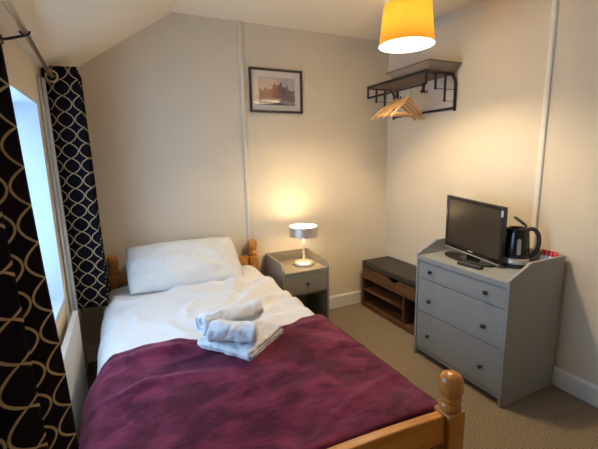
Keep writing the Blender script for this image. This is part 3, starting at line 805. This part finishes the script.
# ------------------------------------------------------------------ coat rack and hangers
RY0, RY1, RXF, RZT, RZB = -.105, -.806, -.305, 2.045, 1.792
rk = thing('coat_rack', 'black metal wall rack with wooden shelf and hanging rail', 'coat rack', (-.15, (RY0 + RY1) / 2, RZB))
MB().box((RXF, RY1, RZT - .012), (-.022, RY0, RZT + .004), .002).build('shelf_board', M['shelf_wood'], rk)
b = MB(); r_ = .011
b.box((RXF - .008, RY1 - .008, RZT - .016), (RXF + .006, RY0 + .008, RZT + .006), .002)
b.build('front_bar', M['black_metal'], rk)
for y in (RY0, RY1):
    b = MB(); rr = .07
    arc = [(RXF, y, RZT - .010)] + [(-.014 - rr + rr * math.sin(a), y, RZT - .010 - rr + rr * math.cos(a)) for a in [math.pi / 2 * k / 8 for k in range(9)]] + [(-.014, y, RZB - .02)]
    b.tube(arc, r_, 10); b.build('side_arch', M['black_metal'], rk)
    b = MB()
    for x, zl in ((-.215, 1.915), (-.120, 1.832)): b.box((x - .006, y - .006, zl), (x + .006, y + .006, RZT - .012)); b.tube([(x, y, zl + .008), (-.014, y, zl + .008)], .0022, 6)
    b.box((RXF - .006, y - .006, 1.945), (RXF + .006, y + .006, RZT - .012))
    b.build('drop_bar', M['black_metal'], rk)
MB().tube([(-.014, RY0, RZB), (-.014, RY1, RZB)], .010, 10).build('wall_bar', M['black_metal'], rk)
MB().tube([(RXF, RY0, 1.952), (RXF, RY1, 1.952)], .0085, 10).build('hanging_rail', M['black_metal'], rk)
for y in (-.50, -.782):
    b = MB(); b.box((RXF - .008, y - .012, 1.892), (RXF + .004, y + .012, 1.962), .002)
    b.tube([(RXF - .006, y, 1.90), (RXF - .024, y - .004, 1.893), (RXF - .034, y - .006, 1.905)], .006, 8); b.tube([(RXF + .004, y, 1.90), (RXF + .022, y - .004, 1.893), (RXF + .03, y - .006, 1.908)], .006, 8)
    b.build('hook', M['black_metal'], rk)
# tray on the shelf
M['tray'] = wood('grey_brown_tray_wood', (.24, .19, .15), (.33, .27, .21), .6, (20, 1.6, 20))
tr = thing('wooden_tray', 'grey brown wooden tray with splayed sides on the wall rack', 'tray', (-.15, -.56, RZT + .005))
zb, zt = RZT + .006, 2.102
ro = [(-.318, -.845), (-.010, -.845), (-.010, -.365), (-.318, -.365)]; bo = [(-.280, -.800), (-.030, -.800), (-.030, -.405), (-.280, -.405)]
b = MB(); vt = [b.bm.verts.new((x, y, zt)) for x, y in ro]; vbm = [b.bm.verts.new((x, y, zb)) for x, y in bo]
b.bm.faces.new(vbm[::-1])
for k in range(4): b.bm.faces.new((vbm[k], vbm[(k + 1) % 4], vt[(k + 1) % 4], vt[k]))
o = b.build('tray_body', M['tray'], tr); solid(o, .008, -1)
b = MB()
for k in range(4):
    (x0, y0), (x1, y1) = ro[k], ro[(k + 1) % 4]
    b.box((min(x0, x1) - .004, min(y0, y1) - .004, zt - .002), (max(x0, x1) + .004, max(y0, y1) + .004, zt + .008), .001)
b.build('rim', M['shelf_wood'], tr)

def hanger_parts(root):
    def arm(t): return Vector((t, 0, -.066 - .142 * abs(t / .215) ** 1.15))
    pts = [arm(-.215 + .43 * k / 30) for k in range(31)]
    b = MB(); rings = []
    for p in pts:
        h = .0125 - .003 * abs(p.x) / .215; tk = .0065
        rings.append([b.bm.verts.new(p + Vector((0, dy, dz))) for dy, dz in ((-tk, -h), (tk, -h), (tk, h * .7), (tk * .5, h), (-tk * .5, h), (-tk, h * .7))])
    for a, c in zip(rings, rings[1:]):
        for k in range(6): b.bm.faces.new((a[k], a[(k + 1) % 6], c[(k + 1) % 6], c[k]))
    b.bm.faces.new(rings[0][::-1]); b.bm.faces.new(rings[-1])
    b.build('shoulder', M['hanger_wood'], root, recalc=True)
    MB().tube([(-.180, 0, -.182), (.180, 0, -.182)], .0055, 8).build('trouser_bar', M['hanger_wood'], root)
    hk = [(0, 0, -.060), (0, 0, -.038)] + [(.019 * math.sin(a), 0, -.0085 - .019 * math.cos(a) + .008) for a in [math.radians(d) for d in range(0, 250, 22)]]
    hk = [(x, y, z + .0) for x, y, z in hk]
    MB().tube(hk, .0018, 6).build('hook', M['chrome'], root)
ordn = ('nearest the camera, frontmost', 'second from the front', 'third from the front', 'rearmost, nearest the room corner')
h0 = None
for k, (y, yaw) in enumerate(((-.630, 13), (-.575, 6), (-.525, 2), (-.465, -3))):
    if h0 is None:
        o = h0 = bpy.data.objects.new('coat_hanger', None); COL.objects.link(o); o.empty_display_size = .1; hanger_parts(o)
    else: o = copy_tree(h0)
    o.location = (RXF, y, 1.952 - .0095); o.rotation_euler = (0, 0, math.radians(yaw))
    tag(o, 'pale wooden coat hanger on the rack rail, ' + ordn[k], 'coat hanger', 'wooden hangers on the wall rack')

for o in bpy.data.objects:
    if '_o' in o: del o['_o']
